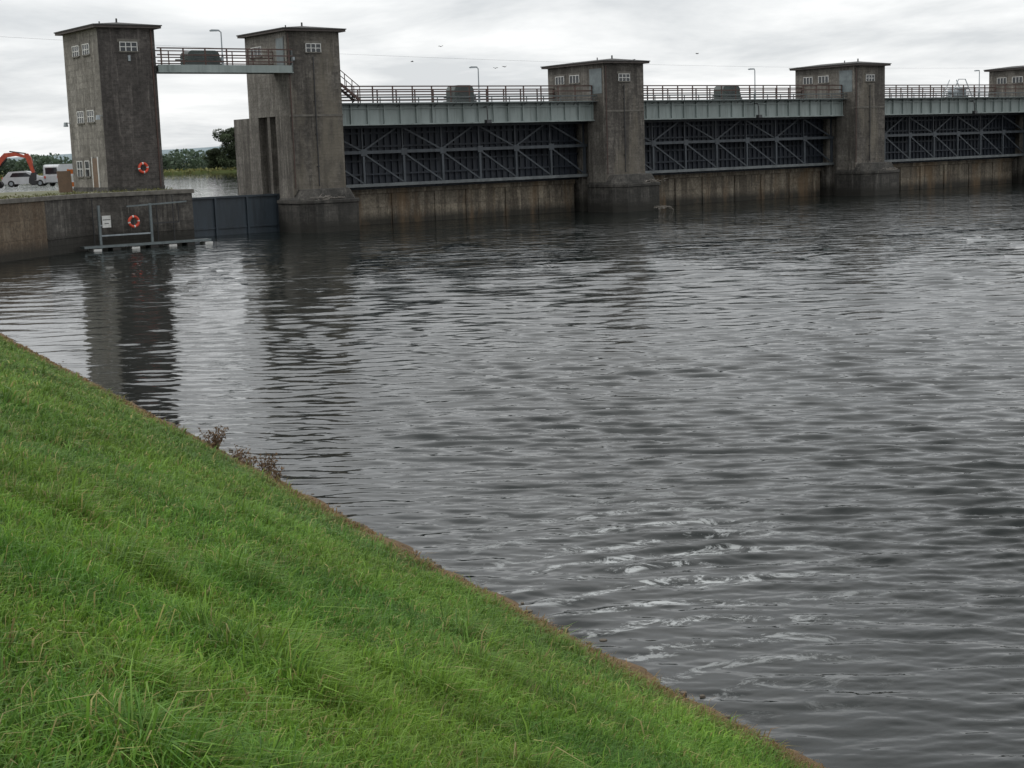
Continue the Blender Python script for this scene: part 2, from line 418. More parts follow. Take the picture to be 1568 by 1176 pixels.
lamp(-38.1,-1.75,zf+.45,15.15)
r=root('lock_gate'); b=B(); x0,x1=TA1-.3,PA[0]+.5
b.box(x0,x1,1.7,1.9,-3,2.85,'lockgate'); b.box(x0,x1,1.5,1.95,2.85,3.0,'lockgate')
for i in range(5):
    x=x0+.3+(x1-x0-.6)*i/4; b.box(x-.08,x+.08,1.5,1.7,-3,2.85,'lockgate')
for z in (.5,): b.box(x0,x1,1.6,1.699,z,z+.12,'lockgate')
b.make('panel',r)

# ---------------------------------------------------------------- quay
r=root('quay_wall')
WP=[(-43.6,14),(-43.6,-6.9),(-51.2,-6.4),(-55.1,-9.6),(-59.3,-12.9),(-66,-19.5),(-80,-33)]
def strip2(P,th,z0,z1,k,off,b):
    n=len(P); outs=[]
    for i in range(n):
        ds=[]
        if i>0: ds.append((Vector(P[i])-Vector(P[i-1])).normalized())
        if i<n-1: ds.append((Vector(P[i+1])-Vector(P[i])).normalized())
        d=sum(ds,Vector((0,0))).normalized(); nn=Vector((-d.y,d.x))
        c=nn.dot(Vector((-ds[0].y,ds[0].x))); outs.append(nn/max(c,.5))
    for i in range(n-1):
        kk=k[i] if isinstance(k,list) else k
        a0=Vector(P[i])+outs[i]*off; a1=Vector(P[i+1])+outs[i+1]*off
        b1=Vector(P[i+1])-outs[i+1]*th; b0=Vector(P[i])-outs[i]*th
        b.prism([tuple(a0),tuple(a1),tuple(b1),tuple(b0)],z0,z1,kk)
b=B()
strip2(WP,.9,-3,3.55,['quay','quay','quay','quay_brown','quay_brown','quay_brown'],0,b)
strip2(WP,.9,3.552,3.82,'coping',.12,b)
strip2(WP[1:4],.2,1.0,1.12,'quay',.06,b)
b.make('wall',r)
b=B()
gp=[(-44.4,14),(-44.4,-6.1),(-51,-5.6),(-54.8,-8.8),(-58.8,-12),(-65.4,-18.6),(-80,-32),(-420,-70),(-520,640),(-330,640),(-140,200),(-75,60),(-52,16)]
b.prism(gp,3.0,3.78,'gravel'); inframe(b.make('ground'))

r=root('floating_pontoon'); b=B()
b.box(-52.2,-43.0,-8.3,-7.5,.2,.34,'railg'); b.box(-52.2,-43.0,-8.34,-8.31,.2,.35,'door')
for i in range(7):
    x=-51.3+i*1.35; b.box(x-.28,x+.28,-8.36,-7.4,-.2,.17 if i%2 else .14,'rubber' if i%2 else 'white')
b.make('deck_and_floats',r)
r=root('mooring_frame'); b=B()
for x in (-50.6,-46.9): b.box(x-.08,x+.08,-7.25,-7.09,-2,3.0,'door')
b.beam((-50.6,-7.16,.95),(-46.9,-7.16,.95),.1,.1,'galv')
b.beam((-48.6,-7.2,2.85),(-44.2,-7.2,3.0),.08,.1,'door'); b.beam((-46.9,-7.1,1.6),(-44.8,-7.1,1.6),.08,.08,'black'); b.beam((-44.8,-7.1,1.6),(-44.8,-7.1,2.9),.06,.06,'black')
for x in (-51.0,-46.4,-45.2): b.cyl((x,-7.1,0),(x,-7.1,3.5),.04,'black')
b.make('posts',r)
r=root('warning_sign'); b=B(); b.box(-50.45,-49.85,-7.34,-7.3,1.5,2.3,'white'); b.box(-50.42,-49.88,-7.345,-7.341,2.0,2.05,'black'); b.box(-50.6,-50.2,-7.299,-7.25,1.6,1.7,'galv'); b.box(-50.3,-50.0,-7.345,-7.341,1.75,1.8,'black');b.make('panel',r)
def buoy(a,y,z,R=.33):
    r=root('lifebuoy'); b=B(); b.torus((a,y,z),R,.095,'red')
    b.box(a-.06,a+.06,y+.1,y+.14,z-.45,z+.5,'black'); b.make('ring',r)
buoy(-48.2,-7.3,1.8,.34); buoy(-44.9,-1.75,5.4,.32)

# ---------------------------------------------------------------- vehicles
def excavator(loc,rz):
    r=root('excavator',loc,rz)
    b=B()
    for s in (-1,1):
        prof=[(-1.4,.15),(-1.2,0),(1.2,0),(1.4,.15),(1.5,.35),(1.35,.6),(1.15,.68),(-1.15,.68),(-1.35,.6),(-1.5,.35)]
        b.extr(prof,s*.95-.25,s*.95+.25,'rubber')
        for i in range(5): b.cyl((-1+.5*i,s*1.21,.3),(-1+.5*i,s*1.19+.04*s,.3),.16,'exc',10)
    b.box(-.8,.8,-.7,.7,.35,.75,'black'); b.make('tracks',r)
    b=B(); b.box(-1.7,.9,-1.05,1.05,.8,1.35,'exc')
    b.extr([(-1.7,1.35),(-1.65,1.85),(-1.3,2.0),(-.2,2.0),(-.1,1.35)],-1.05,1.0,'exc'); b.make('body',r,.04)
    b=B(); b.extr([(-.3,1.36),(-.3,2.75),(.6,2.75),(1.0,1.9),(1.0,1.36)],.15,1.05,'exc')
    b.extr([(-.2,1.9),(-.2,2.62),(.52,2.62),(.88,1.9)],.12,1.08,'glass'); b.make('cab',r)
    b=B()
    bm=[(.9,1.2),(1.6,2.6),(2.4,3.3),(3.5,3.35),(4.6,2.95),(4.6,2.75),(3.5,3.0),(2.6,2.9),(2.0,2.3),(1.3,1.1)]
    b.extr(bm,-.35,-.1,'exc')
    b.extr([(4.35,3.2),(4.7,3.2),(5.0,2.8),(5.25,1.3),(5.0,1.25),(4.5,2.7)],-.33,-.12,'exc')
    b.cyl((1.3,-.22,1.5),(2.6,-.22,2.75),.07,'black'); b.cyl((2.9,-.22,3.45),(4.5,-.22,3.2),.06,'black'); b.cyl((4.85,-.22,2.8),(5.3,-.22,1.6),.05,'black')
    b.extr([(5.3,1.4),(5.0,1.35),(4.75,.9),(4.7,.45),(5.0,.2),(5.35,.3),(5.45,.6),(5.2,.7)],-.55,.1,'black')
    b.make('boom_stick_bucket',r)
excavator((-49.8,145.0,3.78),math.radians(-6))
def car(name,loc,rz,kind):
    r=root(name,loc,rz); b=B()
    if kind=='van':
        body=[(-2.4,.35),(-2.45,1.0),(-2.4,1.95),(-2.2,2.05),(1.0,2.05),(1.7,1.25),(2.4,1.05),(2.5,.7),(2.45,.35)]
        gl=[(-.0,1.25),(-.0,1.85),(.95,1.85),(1.5,1.25)]; W2=.95
        rear=(-2.475,-2.44,-.7,.7,1.2,1.8)
    else:
        body=[(-2.2,.35),(-2.25,.85),(-2.0,.98),(-1.55,1.45),(-.2,1.5),(.2,1.45),(.95,.98),(1.9,.88),(2.15,.7),(2.15,.35)]
        gl=[(-1.5,.98),(-1.2,1.38),(.1,1.38),(.75,.98)]; W2=.87
        rear=None
    b.extr(body,-W2,W2,'carwhite'); o=b.make('body',r,.06)
    b=B(); b.extr(gl,-W2-.012,W2+.012,'glass')
    if rear: b.box(*rear,'glass')
    else: b.beam((-2.02,0,1.05),(-1.6,0,1.42),1.4,.05,'glass'); b.beam((.3,0,1.43),(.95,0,1.03),1.4,.05,'glass')
    for s in (-1,1):
        b.box(-2.5 if rear else -2.28,-2.2,s*.8-.08,s*.8+.08,.8,1.0,'red'); b.box(2.0,2.2 if not rear else 2.52,s*.7-.12,s*.7+.12,.68,.8,'white')
    b.make('windows_and_lights',r)
    b=B()
    for x in (-1.4,1.4):
        for s in (-1,1): b.cyl((x,s*(W2-.18),.33),(x,s*(W2+.02),.33),.33,'rubber',16); b.cyl((x,s*(W2+.021),.33),(x,s*(W2+.03),.33),.18,'galv',12)
    b.make('wheels',r)
car('parked_car',(-47.5,151,3.78),math.radians(4),'car')
car('parked_van',(-42.8,149.,3.78),math.radians(65),'van')
r=root('safety_barrier',(-34.2,120.2,3.78),math.radians(30)); b=B()
for x in (-.35,.35): b.box(x-.05,x+.05,-.3,.3,0,.08,'rubber'); b.box(x-.03,x+.03,-.03,.03,.08,1.7,'orange')
for z in (.3,.8,1.3): b.box(-.45,.45,-.05,-.031,z,z+.35,'orange' if z!=.8 else 'white')
b.make('frame',r)
r=root('leaning_board',(-32.6,112.5,3.78),math.radians(30)); b=B(); b.M=Matrix.Rotation(math.radians(-12),4,'X')
b.box(-.5,.5,-.03,.03,0,1.6,'wood'); b.box(-.5,-.42,-.05,-.031,0,1.6,'wood'); b.box(.42,.5,-.05,-.031,0,1.6,'wood'); b.M=None; b.make('panel',r)

# ---------------------------------------------------------------- foliage helper
def quads_mesh(name,C,S,col,mat_,parent=None):
    n=len(C); d1=rng.normal(size=(n,3)); d1/=np.linalg.norm(d1,axis=1)[:,None]
    d2=rng.normal(size=(n,3)); d2-= (d2*d1).sum(1)[:,None]*d1; d2/=np.linalg.norm(d2,axis=1)[:,None]
    s=S[:,None]
    V=np.stack([C-d1*s,C-d2*s*.6,C+d1*s,C+d2*s*.6],1).reshape(-1,3)
    return raw_mesh(name,V,np.arange(4*n).reshape(-1,4),np.repeat(col,4,0),mat_,parent)
def raw_mesh(name,V,F,col,mat_,parent=None,tri=None,smooth=False):
    me=bpy.data.meshes.new(name); nv=len(V)
    loops=F.reshape(-1); sizes=np.full(len(F),F.shape[1])
    if tri is not None:
        loops=np.concatenate([loops,tri.reshape(-1)]); sizes=np.concatenate([sizes,np.full(len(tri),3)])
    starts=np.concatenate([[0],np.cumsum(sizes)[:-1]])
    me.vertices.add(nv); me.vertices.foreach_set('co',V.astype(np.float32).ravel())
    me.loops.add(len(loops)); me.loops.foreach_set('vertex_index',loops.astype(np.int32))
    me.polygons.add(len(sizes)); me.polygons.foreach_set('loop_start',starts.astype(np.int32))
    try: me.polygons.foreach_set('loop_total',sizes.astype(np.int32))
    except Exception: pass
    me.update(calc_edges=True)
    if smooth: me.polygons.foreach_set('use_smooth',np.ones(len(sizes),dtype=bool))
    if col is not None:
        ca=me.color_attributes.new('Col','FLOAT_COLOR','POINT')
        ca.data.foreach_set('color',np.concatenate([col,np.ones((nv,1))],1).astype(np.float32).ravel())
    me.materials.append(mat_)
    o=bpy.data.objects.new(name,me); sc.collection.objects.link(o)
    if parent: o.parent=parent
    return o
def leafmat(name,trans=.3,rough=.6):
    m,nt,b=new_mat(name); a=N(nt,'ShaderNodeAttribute',attribute_name='Col')
    nt.links.new(a.outputs['Color'],b.inputs['Base Color']); b.inputs['Roughness'].default_value=rough
    b.inputs['Specular IOR Level'].default_value=.25
    t=N(nt,'ShaderNodeBsdfTranslucent'); nt.links.new(a.outputs['Color'],t.inputs[0])
    mx=N(nt,'ShaderNodeMixShader'); mx.inputs[0].default_value=trans
    nt.links.new(b.outputs[0],mx.inputs[1]); nt.links.new(t.outputs[0],mx.inputs[2]); nt.links.new(mx.outputs[0],nt.nodes['Material Output'].inputs[0])
    return m
LEAF=leafmat('tree_leaves'); GR=leafmat('grass_blades',.4,.5)
b=B(); b.prism([(-2500,705),(2500,705),(6000,9000),(-6000,9000)],-1,.9,'farland'); b.make('far_bank')
def hillsheet(name,y0,amp,base,xs,k,seed):
    V=[];F=[]; n=len(xs)
    for j,(dy,f) in enumerate(((0,0),(250,.7),(500,1),(900,.9))):
        for x in xs:
            h=base+amp*(.5+.5*math.sin(x*.0011+seed)+.35*math.sin(x*.0034+seed*2)+.12*math.sin(x*.011+seed))
            V.append((x,y0+dy,.5+max(h,2)*f))
    for j in range(3):
        for i in range(n-1): F.append((j*n+i,j*n+i+1,(j+1)*n+i+1,(j+1)*n+i))
    me=bpy.data.meshes.new(name); me.from_pydata(V,[],F); me.materials.append(M[k]); o=bpy.data.objects.new(name,me); sc.collection.objects.link(o)
hillsheet('hills',3600,22,30,np.arange(-5000,5000,40),'hill',1.2)
def treeline():
    C=[];S=[];col=[]
    x=-760.
    while x<500:
        h=rng.uniform(6.5,9)*(1.0+.12*math.sin(x*.02)); w=rng.uniform(8,16); y=745+rng.uniform(-10,40)
        if rng.random()<.08: h*=1.35
        n=int(120+w*16)
        p=rng.normal(size=(n,3)); p/=np.linalg.norm(p,axis=1)[:,None]; p*=rng.uniform(.5,1,(n,1))**.5
        c=np.array([x,y,.9+h*.45])+p*np.array([w*.9,w*.5,h*.52])
        C.append(c); S.append(rng.uniform(.6,1.4,n))
        base=np.array([.06,.085,.045])*rng.uniform(.75,1.3)+np.array([.022,.03,.034])
        col.append(base*(.7+.45*((c[:,2:3]-.9)/h))*rng.uniform(.75,1.25,(n,1)))
        x+=w*rng.uniform(.3,.55)
    for k in range(110):
        a=-340+k*2.4
        P=FR@Vector((a,260+rng.uniform(-6,6)+max(0,(a+140))*.5,0)); h=rng.uniform(2,4); w=rng.uniform(2.5,4.5)
        n=160; p=rng.normal(size=(n,3)); p/=np.linalg.norm(p,axis=1)[:,None]; p*=rng.uniform(.5,1,(n,1))**.5
        c=np.array([P.x,P.y,3.8+h*.45])+p*np.array([w,w,h*.5]); C.append(c); S.append(rng.uniform(.3,.7,n))
        col.append(np.array([.065,.1,.04])*(.6+.6*((c[:,2:3]-3.8)/h))*rng.uniform(.7,1.3,(n,1)))
    quads_mesh('distant_trees',np.concatenate(C),np.concatenate(S),np.clip(np.concatenate(col),.003,1),LEAF)
treeline()
n=9000; C=np.stack([rng.uniform(-600,400,n),703+rng.uniform(0,10,n),.4+rng.uniform(0,1.6,n)],1)
quads_mesh('reeds',C,rng.uniform(.5,1.,n),np.array([.19,.19,.07])*rng.uniform(.7,1.3,(n,1)),LEAF)
C=[];
for i in range(170):
    t=rng.uniform(0,1); a=-44.5-t*18; bb=-6.2 if a>-51 else -6.2+(a+51)*.88
    P=FR@Vector((a,bb+rng.uniform(.4,2.4),0)); k=rng.integers(5,14)
    for j in range(k): C.append((P.x+rng.normal(0,.12),P.y+rng.normal(0,.12),3.78+abs(rng.normal(0,.09))))
C=np.array(C); quads_mesh('quay_weeds',C,rng.uniform(.03,.09,len(C)),np.array([.14,.14,.06])*rng.uniform(.5,1.3,(len(C),1)),LEAF)
def tree(x,y,z,h,w):
    r=root('broadleaf_tree',(x,y,z),0); b=B(); b.cyl((0,0,0),(0,0,h*.35),h*.035,'bark',10,h*.022)
    cl=[]
    for i in range(60):
        t=rng.uniform(0,1); zz=h*(.12+.76*t); rad=w*.5*math.sqrt(max(0.08,1-((t-.3)/.75)**2))
        an=rng.uniform(0,6.28); rr=rad*rng.uniform(.1,.9); c=Vector((rr*math.cos(an),rr*math.sin(an)*.8,zz)); cl.append((c,rng.uniform(.09,.15)*h))
        if i%2==0: b.cyl((0,0,h*(.12+.25*t)),c,h*.011,'bark',6,h*.003)
    b.make('trunk_and_limbs',r)
    C=[];S=[];col=[]
    for c,rd in cl:
        n=300; p=rng.normal(size=(n,3)); p/=np.linalg.norm(p,axis=1)[:,None]; p*=rng.uniform(.3,1.08,(n,1))**.4
        C.append(np.array(c)+p*rd*np.array([1.15,1.1,.8])); S.append(rng.uniform(.25,.55,n)*h/22)
        col.append(np.array([.05,.068,.036])*rng.uniform(.6,1.2)*(1+.45*p[:,2:3])*rng.uniform(.7,1.3,(n,1)))
    quads_mesh('crown',np.concatenate(C),np.concatenate(S),np.clip(np.concatenate(col),.003,1),LEAF,parent=r)
tree(-128.5,715,.9,20.5,22); tree(-117,722,.9,18,20); tree(-137,718,.9,11,12)

# ---------------------------------------------------------------- grass bank
P0=np.array([2.78,13.3]); E=np.array([-.4665,.884]); MM=np.array([-.884,-.4665])
def sn(x,y,s,seed):
    r=np.random.default_rng(seed); v=0
    for i in range(9):
        a=r.uniform(0,6.28); f=s*r.uniform(.5,2.2); v=v+np.sin((x*math.cos(a)+y*math.sin(a))*f+r.uniform(0,6.28))
    return v/7
def zb(t,s):
    x=P0[0]+t*E[0]+s*MM[0]; y=P0[1]+t*E[1]+s*MM[1]
    base=np.where(s<9.3,.485*s,4.51+.02*np.clip(s-9.3,0,1))
    return base+np.clip(s,0,1)*(.045*sn(x,y,1.9,3)+.05*sn(x,y,.5,4))
ts=np.concatenate([np.arange(-30,20,.15),np.arange(20,84,.6)]); ss=np.concatenate([np.arange(-6,-1,1.),np.arange(-1,2,.1),np.arange(2,11,.3),np.arange(11,60,6)])
T,S_=np.meshgrid(ts,ss,indexing='ij'); X=P0[0]+T*E[0]+S_*MM[0]; Y=P0[1]+T*E[1]+S_*MM[1]
edge=.16*sn(X,Y,2.0,9)+.05*sn(X,Y,9,10)
Z=zb(T,S_+edge*(np.abs(S_)<1.5))
V=np.stack([X,Y,Z],2).reshape(-1,3); nt_,ns=T.shape
idx=np.arange(nt_*ns).reshape(nt_,ns)
F=np.stack([idx[:-1,:-1],idx[:-1,1:],idx[1:,1:],idx[1:,:-1]],2).reshape(-1,4)
sv=S_.reshape(-1,1); soil=np.array([.13,.085,.045]); gg=np.array([.055,.085,.025])
k=np.clip((sv-.55)/.4,0,1); colb=(soil*(1-k)+gg*k)*rng.uniform(.6,1.3,(len(sv),1))
raw_mesh('grass_bank',V,F,colb,leafmat('bank_soil',0,.95),smooth=True)

def grass():
    T_=[];S2=[]
    rings=[(3.2,5.5,5000),(5.5,8,3800),(8,12,2600),(12,18,1500),(18,28,750),(28,45,360),(45,80,150)]
    for d0,d1,den in rings:
        A=.5*(d1*d1-d0*d0)*1.0; n=int(A*den)
        d=np.sqrt(rng.uniform(d0*d0,d1*d1,n)); az=rng.uniform(-.62,.38,n)
        x=d*np.sin(az); y=d*np.cos(az)
        rx=x-P0[0]; ry=y-P0[1]; t=rx*E[0]+ry*E[1]; s=rx*MM[0]+ry*MM[1]
        k=(s>.42+.18*sn(x,y,2.2,21)+rng.uniform(-.35,.4,n))&(s<9.6)
        T_.append(t[k]);S2.append(s[k])
    t=np.concatenate(T_); s=np.concatenate(S2); n=len(t)
    x=P0[0]+t*E[0]+s*MM[0]; y=P0[1]+t*E[1]+s*MM[1]; z=zb(t,s)-.01
    d=np.hypot(x,y)
    cl=np.clip(sn(x,y,6,31)*.7+sn(x,y,2.2,32)*.6,-1,1.3)
    tus=np.zeros(n); tr=np.random.default_rng(5)
    TC=[(-1.57,8.3,.42),(-1.2,7.8,.25),(-.95,5.6,.2),(-1.75,6.4,.22),(.1,7.6,.2),(-2.6,9.5,.3),(-.6,9.4,.2)]
    for i in range(60):
        tt=tr.uniform(-8,30); s_=tr.uniform(.8,8.5); TC.append((P0[0]+tt*E[0]+s_*MM[0],P0[1]+tt*E[1]+s_*MM[1],tr.uniform(.1,.3)))
    cxs=np.zeros(n);cys=np.zeros(n)
    for cx,cy,R in TC:
        g=np.exp(-((x-cx)**2+(y-cy)**2)/(R*R))*min(1,R/.3); m=g>tus; tus=np.maximum(tus,g); cxs[m]=(x-cx)[m]/R; cys[m]=(y-cy)[m]/R
    L=rng.uniform(.05,.14,n)*(1+.5*cl)*(1+1.9*tus)*np.where(rng.random(n)<.06,1.8,1)
    L*=np.clip(.65+s*.45,.7,1)
    w=.0034*np.maximum(1,d/9)*rng.uniform(.6,1.6,n)
    la=sn(x,y,3.0,41)*2.2+rng.normal(0,1.7,n)
    lx=np.cos(la)+tus*cxs*3+.25; ly=np.sin(la)+tus*cys*3-.15; nn=np.hypot(lx,ly)+1e-6; lx/=nn; ly/=nn
    ln=rng.uniform(.2,.95,n)+.25*tus
    fa=rng.uniform(0,6.28,n); wx=np.cos(fa)*w; wy=np.sin(fa)*w
    Pb=np.stack([x,y,z],1); Pm=np.stack([x+lx*L*ln*.4,y+ly*L*ln*.4,z+L*.62],1)
    Pt=np.stack([x+lx*L*ln*1.2,y+ly*L*ln*1.2,z+L*(1-.45*ln)],1)
    wv=np.stack([wx,wy,np.zeros(n)],1)
    V=np.stack([Pb-wv,Pb+wv,Pm+wv*.9,Pm-wv*.9,Pt],1).reshape(-1,3)
    i=np.arange(n)[:,None]*5
    Q=i+np.array([[0,1,2,3]]); Tt=i+np.array([[3,2,4]])
    g1=np.array([.085,.2,.028]); g2=np.array([.19,.315,.045]); g3=np.array([.11,.2,.075]); g4=np.array([.34,.3,.12])
    a=np.clip(.5+.8*sn(x,y,1.6,51)+rng.normal(0,.3,n),0,1)[:,None]
    c=g1*(1-a)+g2*a
    bl=np.clip(.9*sn(x,y,.8,52)+.2+rng.normal(0,.2,n),0,1)[:,None]*.6; c=c*(1-bl)+g3*bl
    far=np.clip((d-9)/22,0,1)[:,None]*.5; c=c*(1-far)+np.array([.14,.2,.065])*far
    dry=((rng.random(n)<.05+.16*np.clip(sn(x,y,1.4,54),0,1))[:,None]).astype(float); c=c*(1-dry)+g4*dry
    c*=np.clip(1.08+.35*sn(x,y,2.6,55)+.2*cl,.6,1.55)[:,None]
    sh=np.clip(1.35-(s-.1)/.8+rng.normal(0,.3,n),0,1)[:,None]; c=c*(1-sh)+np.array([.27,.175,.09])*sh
    c*=rng.uniform(.7,1.35,(n,1))
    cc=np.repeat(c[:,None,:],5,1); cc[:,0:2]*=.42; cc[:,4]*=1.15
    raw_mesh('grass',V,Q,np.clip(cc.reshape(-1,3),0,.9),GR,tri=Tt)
grass()
b=B(); rs=random.Random(3)
for i in range(620):
    t=rs.uniform(-6,60); s=rs.uniform(-.2,.35)+.1*math.sin(t*2.3)+.06*math.sin(t*.7); r_=rs.uniform(.015,.06)
    x=P0[0]+t*E[0]+s*MM[0]; y=P0[1]+t*E[1]+s*MM[1]; z=max(.485*s,-.02)
    k=rs.randint(5,7); poly=[(x+r_*rs.uniform(.7,1.3)*math.cos(6.28*j/k),y+r_*rs.uniform(.7,1.3)*math.sin(6.28*j/k)) for j in range(k)]
    b.prism(poly,z-.04,z+r_*rs.uniform(.3,.7),'stone',inset=.35)
b.make('shore_stones')
def dock(t,s,h,w,nst):
    x=P0[0]+t*E[0]+s*MM[0]; y=P0[1]+t*E[1]+s*MM[1]
    r=root('dock_plant',(x,y,.485*s-.02),0); b=B(); C=[];S=[]
    for i in range(nst):
        a=rng.uniform(0,6.28); l=rng.uniform(.05,.5)*w; p=Vector((rng.normal(0,.05),rng.normal(0,.05),0)); q=Vector((math.cos(a)*l,math.sin(a)*l,h*rng.uniform(.55,1)))
        mid=(p+q)/2+Vector((0,0,.08*h)); b.cyl(p,mid,.009,'dock',5,.007); b.cyl(mid,q,.007,'dock',5,.004)
        for j in range(26):
            tt=rng.uniform(.25,1); c=p.lerp(q,tt); C.append([c.x+rng.normal(0,.03),c.y+rng.normal(0,.03),c.z+rng.normal(0,.03)]); S.append(rng.uniform(.012,.034))
    b.make('stems',r); C=np.array(C)
    quads_mesh('leaves',C,np.array(S),np.array([.15,.1,.06])*rng.uniform(.4,1.6,(len(C),1)),LEAF,parent=r)
dock(17.7,.42,.55,.7,16); dock(15.0,.3,.5,.6,11); dock(16.3,.4,.28,.6,9); dock(15.7,.35,.28,.6,8); dock(14.4,.3,.3,.5,7)
for a,z in ((2.9,2.5),(3.4,.1),(-30.5,2.5),(35.8,2.5)):
    r=root('driftwood'); b=B()
    for i in range(26):
        p=Vector((a+rng.normal(0,.6),-3.3+rng.normal(0,.2)-(0 if z>1 else .7),z+rng.uniform(0,.25))); q=p+Vector((rng.normal(0,.5),rng.normal(0,.3),rng.normal(0,.12)))
        b.cyl(p,q,.03,'twig',5,.012)
    b.make('twigs',r)

for x,y,z,a in ((-5.8,100,11.7,.3),(-3.9,100,12.6,1.2),(-.4,100,11.1,2),(12.8,100,11.6,.5),(0.2,95,10.9,.9),(9.5,110,11.9,2.5)):
    r=root('bird',(x,y,z),a); b=B()
    b.cyl((-.12,0,0),(0,0,.01),.008,'black',6,.03); b.cyl((0,0,.01),(.1,0,0),.03,'black',6,.008)
    for s in (-1,1):
        i=b.pts([(-.03,0,.01),(.05,0,.01),(.02,s*.12,.07),(-.06,s*.2,.03)]); b.face([i,i+1,i+2,i+3],'black')
    b.make('body_and_wings',r)
def wire(p,q,sag,rad=.01):
    p=Vector(p);q=Vector(q); b=B(); n=40; P=[]
    for i in range(n+1):
        t=i/n; v=p.lerp(q,t); v.z-=sag*4*t*(1-t); P.append(v)
    for a,c in zip(P,P[1:]): b.cyl(a,c,rad,'railg',4)
    return b
wire((-75,125,19.5),(140,265,17.0),3).make('overhead_wire')

# ---------------------------------------------------------------- water
m,nt,bs=new_mat('river_water')
bs.inputs['Base Color'].default_value=(.007,.010,.009,1); bs.inputs['Roughness'].default_value=.02; bs.inputs['IOR'].default_value=1.33
tc=N(nt,'ShaderNodeTexCoord').outputs['Object']
mp=N(nt,'ShaderNodeMapping'); mp.inputs['Rotation'].default_value=(0,0,math.radians(-6)); nt.links.new(tc,mp.inputs[0]); tcr=mp.outputs[0]
n1=noise(nt,tcr,1.0,3,.5,(.35,.9,1),dist=.6)
n2=noise(nt,tcr,1.0,3,.6,(2.6,6.,1),dist=.4)
sp=N(nt,'ShaderNodeSeparateXYZ'); nt.links.new(tc,sp.inputs[0])
amp=ramp(nt,noise(nt,tc,.09,3,.5,(1,.6,1)),.35,.65,(.5,.5,.5,1),(1,1,1,1))
sd=math_(nt,'ADD',math_(nt,'MULTIPLY',math_(nt,'SUBTRACT',sp.outputs[0],2.78),.884),math_(nt,'MULTIPLY',math_(nt,'SUBTRACT',sp.outputs[1],13.3),.4665))
near=ramp(nt,math_(nt,'MULTIPLY',sd,.05),.0,.4,(.35,.35,.35,1),(1,1,1,1))
farf=ramp(nt,math_(nt,'MULTIPLY',sp.outputs[1],.005),.25,.55,(0,0,0,1),(1,1,1,1))
lake=ramp(nt,math_(nt,'MULTIPLY',sp.outputs[1],.004),.68,.85,(1,1,1,1),(.12,.12,.12,1))
h=math_(nt,'ADD',math_(nt,'MULTIPLY',math_(nt,'MULTIPLY',n1,farf),.4),math_(nt,'MULTIPLY',n2,.009))
h=math_(nt,'MULTIPLY',math_(nt,'MULTIPLY',h,lake),math_(nt,'MULTIPLY',amp,near))
bp=N(nt,'ShaderNodeBump'); bp.inputs['Distance'].default_value=1.0; bp.inputs['Strength'].default_value=1; nt.links.new(h,bp.inputs['Height']); nt.links.new(bp.outputs[0],bs.inputs['Normal'])
wv=N(nt,'ShaderNodeTexWave',wave_type='RINGS',rings_direction='Z'); mp2=N(nt,'ShaderNodeMapping'); mp2.inputs['Location'].default_value=(-3.6,-12,0)
nt.links.new(tc,mp2.inputs[0]); nt.links.new(mp2.outputs[0],wv.inputs[0]); wv.inputs['Scale'].default_value=.4; wv.inputs['Distortion'].default_value=10; wv.inputs['Detail'].default_value=4; wv.inputs['Detail Scale'].default_value=.7
vd=N(nt,'ShaderNodeVectorMath',operation='LENGTH'); mp3=N(nt,'ShaderNodeMapping'); mp3.inputs['Location'].default_value=(-1.9,-20,0)
nt.links.new(tc,mp3.inputs[0])
sc3=N(nt,'ShaderNodeVectorMath',operation='MULTIPLY'); sc3.inputs[1].default_value=(.3,.16,1); nt.links.new(mp3.outputs[0],sc3.inputs[0]); nt.links.new(sc3.outputs[0],vd.inputs[0])
em=ramp(nt,vd.outputs['Value'],.3,1.15,(1,1,1,1),(0,0,0,1))
fn=ramp(nt,noise(nt,tc,1.6,7,.78,(1,1.6,1),dist=1.5),.5,.58)
fo=math_(nt,'MULTIPLY',math_(nt,'MULTIPLY',ramp(nt,wv.outputs['Fac'],.6,.86),em),fn)
fd=N(nt,'ShaderNodeBsdfDiffuse'); fd.inputs[0].default_value=(.55,.57,.57,1)  # pale diffuse streaks: eddy foam, with bright sky glints painted in
mx=N(nt,'ShaderNodeMixShader'); nt.links.new(math_(nt,'MULTIPLY',fo,.68),mx.inputs[0]); nt.links.new(bs.outputs[0],mx.inputs[1]); nt.links.new(fd.outputs[0],mx.inputs[2]); nt.links.new(mx.outputs[0],nt.nodes['Material Output'].inputs[0])
M['water']=m
